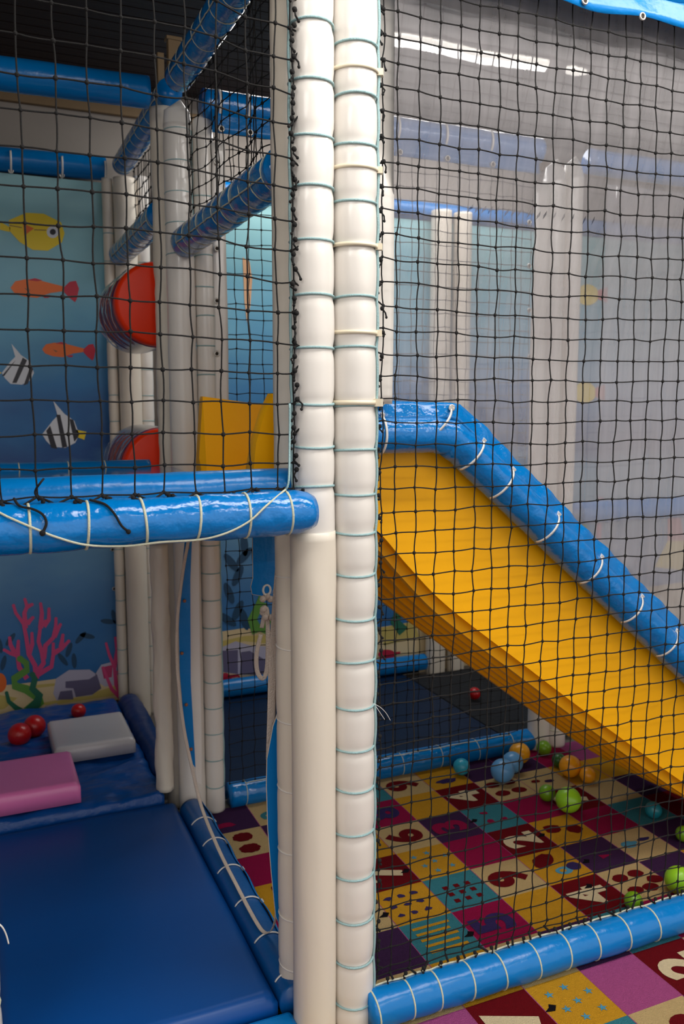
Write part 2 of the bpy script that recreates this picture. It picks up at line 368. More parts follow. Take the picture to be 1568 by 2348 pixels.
# ================================================================== MURAL
def mural_mat():
    m = bpy.data.materials.new('printed_water'); m.use_nodes = True; nt = m.node_tree; b = nt.nodes['Principled BSDF']
    b.inputs['Roughness'].default_value = .38
    tc = nt.nodes.new('ShaderNodeTexCoord'); sp = nt.nodes.new('ShaderNodeSeparateXYZ'); nt.links.new(tc.outputs['Object'], sp.inputs[0])
    n = nt.nodes.new('ShaderNodeTexNoise'); n.inputs['Scale'].default_value = 1.6; n.inputs['Detail'].default_value = 5
    mp = nt.nodes.new('ShaderNodeMapping'); mp.inputs['Scale'].default_value = (1.2, 1, 2.4); mp.inputs['Rotation'].default_value = (0, .35, 0)
    nt.links.new(tc.outputs['Object'], mp.inputs[0]); nt.links.new(mp.outputs[0], n.inputs['Vector'])
    ad = nt.nodes.new('ShaderNodeMath'); ad.operation = 'MULTIPLY_ADD'; ad.inputs[1].default_value = .55; nt.links.new(n.outputs['Fac'], ad.inputs[0]); nt.links.new(sp.outputs['Z'], ad.inputs[2])
    mr = nt.nodes.new('ShaderNodeMapRange'); mr.inputs[1].default_value = .27; mr.inputs[2].default_value = 2.75; nt.links.new(ad.outputs[0], mr.inputs[0])
    cr = nt.nodes.new('ShaderNodeValToRGB'); nt.links.new(mr.outputs[0], cr.inputs[0])
    e = cr.color_ramp.elements; e[0].position = 0; e[0].color = lin((40, 110, 170)); e[1].position = 1; e[1].color = lin((150, 200, 204))
    for p, c in ((.14, (40, 110, 172)), (.26, (76, 132, 182)), (.36, (112, 162, 190)), (.46, (100, 156, 192)), (.52, (18, 74, 136)), (.62, (40, 118, 176)), (.75, (92, 160, 190))):
        q = e.new(p); q.color = lin(c)
    nt.links.new(cr.outputs[0], b.inputs['Base Color'])
    bp = nt.nodes.new('ShaderNodeBump'); bp.inputs['Strength'].default_value = .4; bp.inputs['Distance'].default_value = .02
    n3 = nt.nodes.new('ShaderNodeTexNoise'); n3.inputs['Scale'].default_value = 3; nt.links.new(tc.outputs['Object'], n3.inputs['Vector'])
    nt.links.new(n3.outputs['Fac'], bp.inputs['Height']); nt.links.new(bp.outputs[0], b.inputs['Normal'])
    return m
M_sea = mural_mat()
def pm(n, c): return mat('print_' + n, c, .42)
K_y = pm('yellow', (236, 206, 30)); K_o = pm('orange', (232, 110, 36)); K_r = pm('crimson', (190, 24, 56)); K_w = pm('white', (214, 218, 224)); K_k = pm('black', (34, 34, 44))
K_pk = pm('coral_pink', (216, 72, 128)); K_pd = pm('coral_rose', (196, 60, 110)); K_gr = pm('weed_green', (96, 152, 62)); K_gd = pm('weed_dark_green', (40, 110, 84)); K_sd = pm('sand', (226, 204, 158)); K_sdy = pm('sand_yellow', (206, 186, 104)); K_rk = pm('rock_light', (188, 184, 204)); K_rd = pm('rock_dark', (104, 98, 128)); K_lf = pm('leaf_shadow', (22, 70, 104)); K_br = pm('brown', (140, 96, 60)); K_pl = pm('rose_border', (180, 130, 140))
MY = 2.35; cnt = [0]
def mural(a0, a1, z0, z1, shapes, name, label):
    mb = MB(); mb.box((a0, MY, z0), (a1, MY + .006, z1), M_sea)
    for lay, pts, m in shapes:
        y = MY - .0008 - lay * .0006
        st = isinstance(pts, Strip); pts = [(max(a0, min(a1, x)), y, z) for x, z in pts]
        if st:
            h = len(pts) // 2; B = pts[h:][::-1]
            for q in range(h - 1):
                cnt[0] += 1; e = -(cnt[0] % 40) * 1e-5
                mb.poly([(p[0], p[1] + e, p[2]) for p in (pts[q], pts[q + 1], B[q + 1], B[q])], m)
            c = ((pts[h - 1][0] + B[h - 1][0]) / 2, (pts[h - 1][2] + B[h - 1][2]) / 2); r = hypot(pts[h - 1][0] - B[h - 1][0], pts[h - 1][2] - B[h - 1][2]) / 2 * 1.15
            mb.poly([(c[0] + r * cos(k * pi / 6), y - 5e-4, c[1] + r * sin(k * pi / 6)) for k in range(12)], m)
        else: mb.poly(pts, m)
    o = mb.build(name); o.location = (0, 0, 0); tag(o, label, 'mural'); return o
def T(pts, s=1, du=0): # photo trace put on the wall plane at real size
    r = []
    for u, v in pts:
        p = onb(u, v, MY); r.append((p.x * s + du, p.z))
    return Strip(r) if isinstance(pts, Strip) else r
def ell(cu, cv, ru, rv, n=24, rot=0):
    return [(cu + ru * cos(2 * pi * k / n) * cos(rot) - rv * sin(2 * pi * k / n) * sin(rot), cv + ru * cos(2 * pi * k / n) * sin(rot) + rv * sin(2 * pi * k / n) * cos(rot)) for k in range(n)]
class Strip(list): pass
def branch(pts, w):
    L = []; R = []
    for i, (x, y) in enumerate(pts):
        a = pts[max(0, i - 1)]; b = pts[min(len(pts) - 1, i + 1)]; dx, dy = b[0] - a[0], b[1] - a[1]; l = hypot(dx, dy)
        ww = w * (1 - .45 * i / (len(pts) - 1)); nx, ny = -dy / l * ww, dx / l * ww
        L.append((x + nx, y + ny)); R.append((x - nx, y - ny))
    return Strip(L + R[::-1])
S = []
def sh(l, pts, m, **k): S.append((l, T(pts, **k), m))
# yellow fish
sh(1, [(22, 530), (20, 505), (60, 488), (100, 490), (140, 510), (148, 535), (142, 556), (110, 575), (75, 573), (45, 555)], K_y)
sh(1, [(0, 508), (24, 522), (22, 532), (0, 527)], K_y); sh(2, [(53, 512), (78, 524), (56, 540)], K_o); sh(2, ell(121, 532, 14, 14), K_w); sh(3, ell(121, 532, 7, 7, 14), K_k)
sh(2, [(22, 516), (50, 521), (50, 523), (22, 518)], K_br); sh(2, [(78, 526), (106, 527), (106, 529), (78, 528)], K_br)
# orange fish
for cu, cv, s in ((95, 661, 1), (152, 802, .78)):
    f = lambda P: [(cu + (x - 95) * s, cv + (y - 661) * s) for x, y in P]
    sh(1, f([(24, 660), (35, 645), (60, 640), (95, 644), (150, 658), (150, 667), (115, 672), (85, 683), (55, 680), (33, 672)]), K_o)
    sh(2, f([(62, 642), (80, 638), (98, 643), (85, 645)]), K_r); sh(2, f([(96, 678), (115, 677), (112, 683), (102, 683)]), K_r)
    sh(2, f([(145, 660), (160, 646), (174, 644), (181, 662), (176, 686), (172, 693), (158, 682), (146, 669)]), K_r); sh(2, f([(55, 660), (70, 665), (64, 668)]), K_br)
# angel fish
for cu, cv, s in ((40, 850, 1), (138, 990, 1.15)):
    f = lambda P: [(cu + x * s, cv + y * s) for x, y in P]
    sh(1, f([(-36, 5), (-15, -22), (-5, -32), (-14, -62), (8, -36), (28, -22), (38, 5), (30, 22), (10, 32), (-16, 30), (-28, 18)]), K_w)
    sh(2, f([(-8, -34), (0, -34), (14, 30), (4, 32)]) if s > 1 else f([(12, -30), (22, -24), (-2, 28), (-12, 28)]), K_k); sh(2, f([(-28, -2), (-20, -12), (-6, 34), (-18, 32)]) if s > 1 else f([(-12, -16), (-4, -24), (-30, 12), (-36, 12)]), K_k); sh(2, f([(18, -26), (26, -24), (36, 10), (28, 20)]) if s > 1 else f([(30, -12), (36, -4), (24, 30), (14, 34)]), K_k)
    sh(1, f([(-36, 5), (-60, -6), (-58, 14)]) if s == 1 else f([(32, -4), (52, 0), (48, 16), (32, 10)]), K_y)
# sand
sh(1, [(-30, 1575), (0, 1572), (60, 1566), (130, 1556), (200, 1550), (290, 1546), (300, 1700), (-30, 1720)], K_sd)
sh(2, [(60, 1572), (130, 1566), (130, 1572), (60, 1580)], K_sdy); sh(2, [(90, 1612), (180, 1598), (280, 1568), (290, 1590), (200, 1604), (110, 1618)], K_sdy); sh(2, [(-20, 1590), (40, 1600), (10, 1625), (-20, 1630)], K_sdy)
sh(3, [(240, 1612), (285, 1600), (270, 1610), (250, 1616)], K_br); sh(3, [(28, 1638), (50, 1630), (80, 1628), (60, 1640)], K_br)
# rocks
sh(3, [(122, 1590), (128, 1556), (158, 1536), (205, 1535), (222, 1546), (230, 1578), (210, 1594), (172, 1598), (130, 1606)], K_rk)
sh(4, [(150, 1562), (204, 1557), (222, 1546), (232, 1578), (212, 1592), (174, 1598), (168, 1578), (150, 1577)], K_rd); sh(5, [(138, 1585), (165, 1582), (168, 1603), (132, 1604)], K_rd)
sh(3, [(92, 1640), (104, 1618), (130, 1612), (150, 1634)], K_rk); sh(4, [(90, 1640), (104, 1620), (120, 1626), (146, 1634), (120, 1640)], K_rd)
sh(3, [(218, 1545), (232, 1524), (254, 1518), (268, 1526), (268, 1570), (240, 1574), (226, 1565)], K_rk)
sh(4, [(232, 1530), (258, 1524), (256, 1552), (238, 1556)], K_pd)
# coral
cw = 6.0
for P in ([(84, 1556), (80, 1525), (66, 1500), (60, 1460), (54, 1430), (36, 1405), (31, 1388)], [(58, 1440), (56, 1405), (62, 1390), (57, 1374)], [(60, 1392), (73, 1386)], [(62, 1430), (75, 1416)],
          [(66, 1500), (74, 1476), (73, 1452)], [(62, 1556), (44, 1530), (40, 1504), (24, 1498), (10, 1490)], [(40, 1504), (42, 1470)], [(34, 1498), (24, 1478), (22, 1462)], [(82, 1545), (100, 1520), (96, 1496), (88, 1470), (92, 1440), (104, 1424)],
          [(93, 1440), (96, 1405), (93, 1384)], [(100, 1436), (112, 1420), (112, 1396)], [(100, 1510), (104, 1480), (122, 1462), (128, 1435), (128, 1418)], [(124, 1460), (138, 1432)], [(84, 1548), (118, 1528), (122, 1500), (122, 1476)], [(122, 1498), (142, 1486), (157, 1470)], [(140, 1484), (144, 1456)]):
    sh(3, branch(P, cw), K_pk)
for P in ([(282, 1606), (266, 1570), (262, 1530), (250, 1500), (243, 1475)], [(262, 1530), (268, 1490), (264, 1462)], [(266, 1500), (275, 1492)], [(276, 1600), (256, 1580), (246, 1556), (236, 1530)], [(282, 1606), (280, 1570), (270, 1540)]): sh(6, branch(P, 5), K_pk)
# weeds
sh(5, branch([(62, 1632), (92, 1606), (86, 1580), (40, 1575), (34, 1555), (66, 1540), (60, 1520), (46, 1508)][:2] + [(88, 1598), (60, 1580), (34, 1572), (32, 1556), (62, 1536), (60, 1520), (46, 1510)], 12), K_gr)
sh(6, branch([(66, 1630), (84, 1612), (90, 1594), (74, 1578), (80, 1556), (74, 1546)], 11), K_gd); sh(5, branch([(52, 1632), (36, 1622), (20, 1608), (15, 1588)], 7), K_gd)
for cu, cv, r in ((144, 1512, .9), (170, 1515, 1.5), (158, 1490, 1.9), (185, 1462, 2.3), (200, 1458, .2), (248, 1425, .1), (262, 1415, 1.3), (8, 1520, 1.8), (24, 1466, 2.2), (0, 1480, 1.4)): sh(1, ell(cu, cv, 18, 6, 12, r), K_lf)
sh(3, ell(0, 1565, 15, 22), K_o)
mu = mural(-1.15, -.14, 0.0, 2.49, S, 'mural_banner', 'underwater mural banner with yellow fish, striped fish and pink coral at far left')
for u, v in ((246, 480), (247, 550), (249, 652), (254, 938), (258, 1260), (262, 1350)): grommet(onb(u, v, MY - .003), (0, -1, 0), mu, .008)
S = []
# right-hand mural
sh(1, [(480, 1452), (560, 1440), (620, 1446), (700, 1452), (860, 1440), (1100, 1400), (1600, 1330), (1600, 1700), (480, 1720)], K_sd)
sh(2, [(480, 1476), (560, 1458), (620, 1455), (700, 1470), (620, 1476), (560, 1470), (480, 1490)], K_sdy); sh(2, [(480, 1570), (560, 1560), (640, 1552), (950, 1510), (950, 1528), (640, 1572), (480, 1594)], K_sdy)
sh(2, [(870, 1440), (950, 1425), (960, 1460), (880, 1480)], K_sdy)
sh(1, [(480, 1596), (640, 1578), (960, 1528), (960, 1545), (640, 1600), (480, 1618)], K_pl)
sh(3, [(505, 1485), (540, 1470), (575, 1480), (620, 1482), (625, 1530), (560, 1548), (505, 1540)], K_rk); sh(4, [(505, 1492), (545, 1490), (545, 1545), (505, 1540)], K_rd); sh(4, [(552, 1495), (572, 1492), (620, 1520), (600, 1548), (550, 1545)], K_rd)
sh(5, ell(515, 1556, 16, 14, 9), K_r); sh(5, branch([(520, 1552), (545, 1548), (550, 1556)], 4), K_r); sh(5, ell(886, 1500, 20, 11, 14), K_r); sh(5, branch([(886, 1500), (915, 1496)], 4), K_r)
for P in ([(590, 1450), (578, 1420), (590, 1395), (600, 1370)], [(600, 1450), (612, 1420), (605, 1390)], [(925, 1448), (905, 1425), (915, 1400), (910, 1385)]): sh(4, branch(P, 13), K_gr if P[0][0] < 700 else K_gd)
for cu, cv, r in ((525, 1360, 1.2), (545, 1320, 2), (530, 1290, .9), (560, 1275, 2.3), (545, 1400, 2.0), (520, 1420, .6), (560, 1420, 1.3), (560, 1250, 1.5)): sh(2, ell(cu, cv, 26, 9, 12, r), K_lf)
for cu, cv in ((1356, 676), (1350, 900), (1100, 1010)):
    sh(2, ell(cu - 10, cv, 26, 24), K_y if cu > 600 else K_o); sh(3, [(cu + 14, cv - 10), (cu + 36, cv - 18), (cu + 36, cv + 18), (cu + 14, cv + 10)], K_r)
sh(2, [(556, 590), (572, 600), (578, 640), (574, 700), (566, 740), (560, 690)], pm('faded_orange', (206, 160, 120)))
sh(2, [(1370, 1140), (1382, 1140), (1376, 1260), (1366, 1260)], K_pk); sh(2, [(1300, 1150), (1340, 1150), (1352, 1300), (1310, 1280)], K_gr)
sh(2, [(1530, 1170), (1556, 1170), (1568, 1240), (1530, 1240)], K_r); sh(2, [(1530, 1240), (1580, 1240), (1600, 1310), (1500, 1300)], K_y)
mural(.10, 3.5, 0.0, 2.46, S, 'mural_banner', 'underwater mural banner behind the slide, seen through netting and clear sheeting')

# ================================================================== BIG NEAR POSTS
H3 = 2.93
ringsL = [onb(712, v, -.05).z for v in (1120, 1025, 925, 797, 675, 545, 420, 300, 172, 38, -90, -220)]
ringsR = [onb(812, v, -.05).z for v in (2318, 2222, 2125, 2025, 1925, 1820, 1728, 1630, 1527, 1425, 1322, 1225, 1137, 1035, 932, 795, 680, 558, 455, 322, 210, 88, -40, -170)]
RL, RR = .0487, .0505
pL = post('white padded front post standing left of its twin, corded only above the deck', -.1, 0, 0, H3, RL, M_white, ringsL, M_teal, radians(-86), pinch=.07, cordr=.0029)
pR = post('white padded front post corded with pale teal rings from floor to top', 0.0, 0, 0, H3, RR, M_white, ringsR, M_teal, radians(60), pinch=.08, cordr=.0029)
for z in (2.40, 2.20, 2.0, 1.84, 1.655):
    t, a, b = frame(Vector((0, 0, 0)), Vector((0, 0, 1)))
    tie((0, 0, z), t, a, b, RR * 1.0, radians(61), radians(-98), pR, M_tieold, w=.004)
tie((0, 0, 1.503), t, a, b, RR * 1.0, radians(52), radians(-110), pR, M_tieold, w=.005)
P3 = post('grey-white padded post tucked behind the left front post', -.103, .105, 0, H3, .0485, M_grime, [.12, .25, .42, .58, .75, .93, 1.1], M_white, None, pinch=.04)
P4 = post('white padded post tucked behind the right front post, with a flat side flap', .0, .108, 0, H3, .0485, M_white)
fm = MB(); fm.grid(lambda u, v: (.03 + .117 * u, .102 + .004 * sin(u * 6) + .004 * sin(v * 9 + u * 3), 1.50 + 1.43 * v), 8, 60, M_white); f_ = fm.build('side_flap', P4, solid=.002)

# torn white sleeve collar of the left post under the deck
lm = MB()
lm.sweep([(-.1, 0, z) for z in [.0 + i * .02 for i in range(62)]], lambda i, an: RL * (1.045 + .02 * noise.noise(Vector((i * .12, cos(an) * 2, sin(an) * 2))) + (.05 * max(0, 1 - abs(i - 55) / 8.0)) * (.5 + .5 * sin(an * 3 + i * .4))), M_grime, 30)
o = lm.build('lower_sleeve', pL); o['label'] = 'plain worn lower sleeve'
# ================================================================== FRONT BARS
zF = .046
fb = Vector((.02, -.045, zF)); fe = Vector((1.55, -.045, zF))
rg = [onb(u, v, -.085).x - fb.x for u, v in ((872, 2345), (950, 2325), (1013, 2300), (1088, 2262), (1162, 2230), (1240, 2200), (1310, 2165), (1377, 2130), (1448, 2100), (1516, 2072))] + [1.05, 1.17, 1.29, 1.41]
bar('blue padded floor bar laced in cream along the front of the carpet', fb, fe, .047, M_blue, rg, M_cream, radians(-30), pinch=.04, wr=.02, cordr=.0024)
zt = 2.512
tb_ = bar('blue padded bar across the top of the right-hand net', (.05, 0, zt), (1.55, 0, zt), .047, M_blue, [.15, .3, .45, .6, .68, .75, .83, .98, 1.1], M_cream, radians(150), pinch=.03)
ff = MB(); ff.grid(lambda u, v: (.12 + 1.4 * u, -.03 - .008 * v + .004 * sin(u * 40) * v, zt - .02 - (.072 + .006 * sin(u * 23)) * v), 60, 4, M_blue); fl_ = ff.build('banner_flap', tb_, solid=.002)
for u, v in ((1340, 2), (1472, 38), (1240, -35), (1585, 60)):
    p = onb(u, v, -.042); grommet(p, (0, -1, 0), fl_)
    t, a, b = frame(Vector((0, 0, zt)), Vector((1, 0, zt))); tie((p.x, 0, zt), t, a, b, .05, radians(130), radians(-40), tb_, M_tie)
# deck front double bar
b1a = Vector((-1.05, -.062, 1.264)); b1b = Vector((-.125, -.066, 1.272))
rg1 = [onb(u, 1190, -.1).x - b1a.x for u in (68, 202, 334, 458, 572, 668)]
dk = bar('blue padded deck-edge bar tied with cream cord, its end bulging over the front post', b1a, b1b, .048, M_bluecr, [.12, .24] + rg1, M_cream, None, pinch=.05, wr=.03, endtaper=.045, cordr=.0028)
# long loose cord sagging along the bar
lc = MB()
P = [(-60, 1140), (0, 1176), (40, 1195), (80, 1212), (130, 1232), (200, 1250), (290, 1252), (370, 1243), (460, 1237), (520, 1222), (572, 1195), (610, 1160), (655, 1122)]
def on_bar(u, v):
    r = ray(u, v); c0, c1 = b1a, b1b; R = .0515; d = (c1 - c0).normalized()
    m_ = CAM - c0; rp = r - d * r.dot(d); mp_ = m_ - d * m_.dot(d)
    A = rp.dot(rp); B = 2 * rp.dot(mp_); C = mp_.dot(mp_) - R * R; D = B * B - 4 * A * C
    if D < 0: D = 0
    return CAM + r * ((-B - sqrt(D)) / (2 * A))
lc.sweep(cat_rom([on_bar(u, v) for u, v in P], 5), .0024, M_cream, 6)
lc.sweep(cat_rom([on_bar(655, 1122), onb(662, 1100, -.075), onb(664, 1000, -.045), onb(664, 925, -.04)], 5), .0024, M_teal, 6)
lc.build('loose_cord', dk)
bar('second blue padded bar right behind the deck-edge bar', (-1.05, .055, 1.305), (-.135, .055, 1.31), .047, M_blue, (), pinch=0, wr=.02)
dm = MB(); dm.box((-1.1, .10, 1.235), (-.155, 1.16, 1.288), mat('deck_vinyl', (30, 84, 140), .16, .05, 5, coat=.5)); tag(recenter(dm.build('play_deck', bevel=.012)), 'raised blue padded deck at left between the posts', 'deck')
bar('blue padded bar along the back edge of the raised deck', (-1.1, 1.2, 1.266), (-.23, 1.2, 1.268), .044, M_blue, [.15, .3, .45, .6, .72], M_cream, None, pinch=.03)
bar('dark blue padded bar seen just beneath the deck front', (-1.1, 1.2, 1.064), (-.23, 1.2, 1.066), .044, M_blue, [.15, .3, .45, .6, .72], M_cream, None, pinch=.03)

# ================================================================== LEFT / DEPTH BARS
nr = [.05 + .1 * i for i in range(11)]
bar('blue padded top bar running back from the front posts, corded along the side net', (-.1, .08, 2.57), (-.1, 1.19, 2.57), .047, M_bluecr, nr, M_cream, radians(-110), pinch=.04, cordr=.0018)
bar('far blue padded top bar running on towards the mural', (-.1, 1.33, 2.57), (-.1, 2.32, 2.57), .045, M_blue, nr[:10], M_cream, radians(-110), pinch=.04, cordr=.0018)
bar('blue padded mid rail running back from the front posts, spiralled with white cord', (-.1, .16, 2.035), (-.1, 1.14, 2.035), .05, M_bluecr, [.04 + .088 * i for i in range(11)], M_cream, radians(-110), pinch=.05, cordr=.0018, wr=.03)
bar('far blue padded mid rail beyond the second pair of posts', (-.13, 1.37, 2.165), (-.13, 2.27, 2.165), .05, M_bluecr, [.04 + .09 * i for i in range(10)], M_cream, radians(-110), pinch=.05, cordr=.0018, wr=.03)
bar('blue padded top bar crossing the upper left', (-1.2, 1.2, 2.50), (-.2, 1.2, 2.512), .050, M_blue, (), wr=.008)
mb_ = bar('blue padded bar above the fish mural with zip ties', (-1.2, 2.36, 2.54), (-.17, 2.36, 2.555), .052, M_blue, (), wr=.01)
for u, v in ((25, 392), (142, 402), (240, 412)):
    p = onb(u, v, 2.34); grommet(p, (0, -1, 0), mb_, .009); t, a, b = frame(Vector((0, 0, 0)), Vector((1, 0, 0)))
    tie((p.x, 2.36, 2.547), t, a, b, .056, radians(60), radians(180), mb_, w=.004, head=False)
# back rail of the right bay with flap and ties
bt = bar('blue padded top bar behind the slide bay, its flap zip-tied', (-.02, 1.2, 2.50), (1.35, 1.2, 2.50), .05, M_bluecr, (), wr=.02)
gf = MB(); gf.grid(lambda u, v: (-.0 + 1.32 * u, 1.158 - .006 * v + .003 * sin(u * 50) * v, 2.475 - .075 * v), 50, 4, M_blue); gfo = gf.build('banner_flap', bt, solid=.002)
for a_ in (.03, .13, .30, .5, .7, .9, 1.1):
    grommet((a_, 1.146, 2.412), (0, -1, 0), gfo, .009); t, a, b = frame(Vector((0, 0, 0)), Vector((1, 0, 0)))
    tie((a_, 1.2, 2.50), t, a, b, .054, radians(40), radians(200), bt, w=.004, head=False)
bar('blue padded top bar to the right of the inner white post pair', (1.60, 1.2, 2.49), (2.6, 1.2, 2.49), .05, M_bluecr, ())
bar('blue padded bar over the right-hand mural', (.1, 2.37, 2.51), (3.5, 2.37, 2.51), .05, M_blue, ())
bar('blue padded bar across the right bays at deck height, seen through sheeting', (1.60, 1.2, 1.03), (2.6, 1.2, 1.03), .05, M_blue, ())
# mid cluster b=1.2
def pr(z0, z1, st=.11): return [z0 + st * i for i in range(int((z1 - z0) / st))]
def pointed(o_label, x, y, z0, z1, r, m, **k):
    o = post(o_label, x, y, z0, z1, r, m, **k)
    c = MB(); n = 18
    for q in (1,):
        vs = [(x + r * cos(2 * pi * i / n), y + r * sin(2 * pi * i / n), z1 - .004) for i in range(n)]
        vs += [(x + r * .9 * cos(2 * pi * i / n), y + r * .5 * sin(2 * pi * i / n), z1 + .045) for i in range(n)] + [(x + .25 * r, y, z1 + .085)]
        fs = [(i, (i + 1) % n, n + (i + 1) % n, n + i) for i in range(n)] + [(n + i, n + (i + 1) % n, 2 * n) for i in range(n)]
        c.add(vs, fs, m)
    c.build('pointed_cap', o); return o
pointed('pale padded post left of the deck gap in the second row', -.106, 1.2, 0, 2.42, .048, M_white, rings=[2.0 + .1 * i for i in range(5)], cordm=M_teal, ang=radians(55), pinch=.03)
q = pointed('corded white padded post in the second row with a grommeted flap', -.021, 1.2, 0, 2.40, .036, M_white, rings=pr(.1, 2.35, .1), cordm=M_teal, ang=radians(55), pinch=.05)
gm = MB(); gm.grid(lambda u, v: (0.0 + .046 * u, 1.165 + .004 * sin(v * 11), 1.30 + 1.07 * v), 4, 40, M_white); go_ = gm.build('grommet_flap', q, solid=.002)
for v in (570, 690, 811, 372): grommet(onb(497, v, 1.158), (0, -1, 0), go_, .008)
post('shaded grey padded post standing behind the second-row posts', -.128, 1.305, 0, 2.5, .046, M_grime, wr=.05)
post('greyish creased padded post under the deck, second row', -.205, 1.20, .115, 1.015, .032, M_grime, wr=.09)
# far cluster
post('pale padded post in front of the mural edge', -.10, 2.28, 0, 2.5, .05, M_grime)
post('far corded padded post beside the mural edge', -.022, 2.31, 0, 2.52, .034, M_white, pr(.1, 2.45, .12), M_teal, None, pinch=.05)
post('slim corded padded post touching the mural edge', -.172, 2.31, 0, 2.5, .024, M_grime, pr(.1, 2.45, .12), M_teal, None, pinch=.05)
post('far white padded post seen low under the slide, left of two', 1.53, 2.28, 0, 2.5, .055, M_grime); post('far white padded post seen low under the slide, right of two', 1.66, 2.28, 0, 2.5, .05, M_grime)
# inner right pair
q = pointed('inner white padded post behind the clear sheet, left of two', 1.432, 1.2, 0, 2.40, .047, M_white, wr=.01)
gm = MB(); gm.grid(lambda u, v: (1.312 + .075 * u, 1.165 + .005 * sin(v * 13), .8 + 1.57 * v), 4, 40, M_white); go_ = gm.build('grommet_flap', q, solid=.002)
for v in (510, 610, 712, 818): grommet(onb(1213, v, 1.158), (0, -1, 0), go_, .008)
pointed('inner white padded post behind the clear sheet, right of two', 1.523, 1.2, 0, 2.42, .044, M_white, rings=pr(.08, .6, .1), cordm=M_cream, ang=None)
# left front floor post edge
post('white padded front post at the left edge of the view', -.84, -.02, 0, 1.2, .049, M_white, [.15, .3, .45, .6, .75, .9, 1.05], M_cream, radians(-100))
# floor bars
bar('blue padded floor bar along the far side of the carpet', (.035, 1.215, .038), (1.40, 1.215, .038), .048, M_bluecr, [.06, .16, .28, .42, .56, .72, .9, 1.08, 1.25], M_cream, radians(20), pinch=.03, cordr=.0018)
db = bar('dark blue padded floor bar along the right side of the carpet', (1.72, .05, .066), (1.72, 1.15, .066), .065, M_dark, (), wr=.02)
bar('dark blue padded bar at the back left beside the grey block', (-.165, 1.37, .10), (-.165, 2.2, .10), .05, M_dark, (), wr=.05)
bar('dark blue padded floor bar under the right-hand mural', (.1, 2.28, .082), (1.46, 2.28, .082), .045, M_blue, [.2, .45, .7, .95], M_cream, None)
# side floor bar with flap
s0 = Vector((-.127, .045, .052)); s1 = Vector((-.127, 1.125, .052))
sb = bar('blue padded floor bar between the blue mat and the carpet', s0, s1, .045, M_dark, (), wr=.015)
sb.children[0].data.materials[0] = mat('mid_blue_vinyl', (0, 80, 146), .36, .3, 14, coat=.15)
g2 = MB(); g2.grid(lambda u, v: (-.093 + .030 * u + .003 * sin(v * 30), .12 + .99 * v, .083 - .076 * u ** 1.4 + .006), 6, 60, M_blue); g2.build('side_flap', sb, solid=.002)
t, a, b = frame(s0, s1)
for u, v in ((440, 1885), (480, 1930), (512, 1993), (560, 2066), (600, 2150), (640, 2240)):
    p = onz(u, v, .09)
    a0, a1 = (radians(75), radians(-30))
    tie((s0.x, p.y, s0.z), t, a, b, .0465, radians(58), radians(-55), sb, w=.0022)
# ================================================================== MATS
def slab(name, lo, hi, m, label, cat, fn=None, bev=.02, nx=30, ny=30, group=None):
    x0, y0, z0 = lo; x1, y1, z1 = hi; mb = MB()
    def P(i, j):
        u, v = i / nx, j / ny; x = x0 + (x1 - x0) * u; y = y0 + (y1 - y0) * v
        e = min(u * (x1 - x0), (1 - u) * (x1 - x0), v * (y1 - y0), (1 - v) * (y1 - y0))
        return Vector((x, y, z1 - (bev * .8 * (1 - min(1, e / bev)) ** 2) + (fn(x, y) if fn else 0)))
    vs = [P(i, j) for j in range(ny + 1) for i in range(nx + 1)]
    fs = [(j * (nx + 1) + i, j * (nx + 1) + i + 1, (j + 1) * (nx + 1) + i + 1, (j + 1) * (nx + 1) + i) for j in range(ny) for i in range(nx)]
    ring = [i for i in range(nx + 1)] + [(j + 1) * (nx + 1) - 1 for j in range(1, ny + 1)] + [ny * (nx + 1) + i for i in range(nx - 1, -1, -1)] + [j * (nx + 1) for j in range(ny - 1, 0, -1)]
    o = len(vs); vs += [Vector((vs[k].x, vs[k].y, z0)) for k in ring]; n = len(ring)
    fs += [(ring[k], o + k, o + (k + 1) % n, ring[(k + 1) % n]) for k in range(n)]; fs.append(tuple(o + k for k in range(n - 1, -1, -1)))
    mb.add(vs, fs, m); ob = recenter(mb.build(name)); return tag(ob, label, cat, group)
slab('crash_mat', (-.80, .045, .0045), (-.178, 1.17, .082), M_mat, 'large dark blue floor mat filling the front left bay', 'mat', lambda x, y: .004 * noise.noise(Vector((x * 3, y * 3, 1))), nx=40, ny=60)
slab('crash_mat', (-1.15, 1.172, .0045), (-.215, 2.27, .118), M_tarp, 'rumpled blue mat under the pink and grey blocks', 'mat', lambda x, y: .016 * noise.noise(Vector((x * 5, y * 9, 4))) + .010 * noise.noise(Vector((x * 14, y * 22, 8))), nx=70, ny=90)
slab('foam_block', (-.92, 1.185, .128), (-.50, 1.50, .200), M_pink, 'pink foam block lying at the left on the rumpled blue mat', 'foam block', bev=.016)
o = slab('foam_block', (-.555, 1.54, .130), (-.25, 1.87, .192), M_grey, 'silver-grey foam block behind the pink one', 'foam block', bev=.016)
fm = MB(); fm.box((-.83, -.03, .0045), (-.145, .04, .045), M_blue); tag(recenter(fm.build('kick_strip', bevel=.015, seg=3)), 'blue padded strip along the front of the blue floor mat', 'strip')

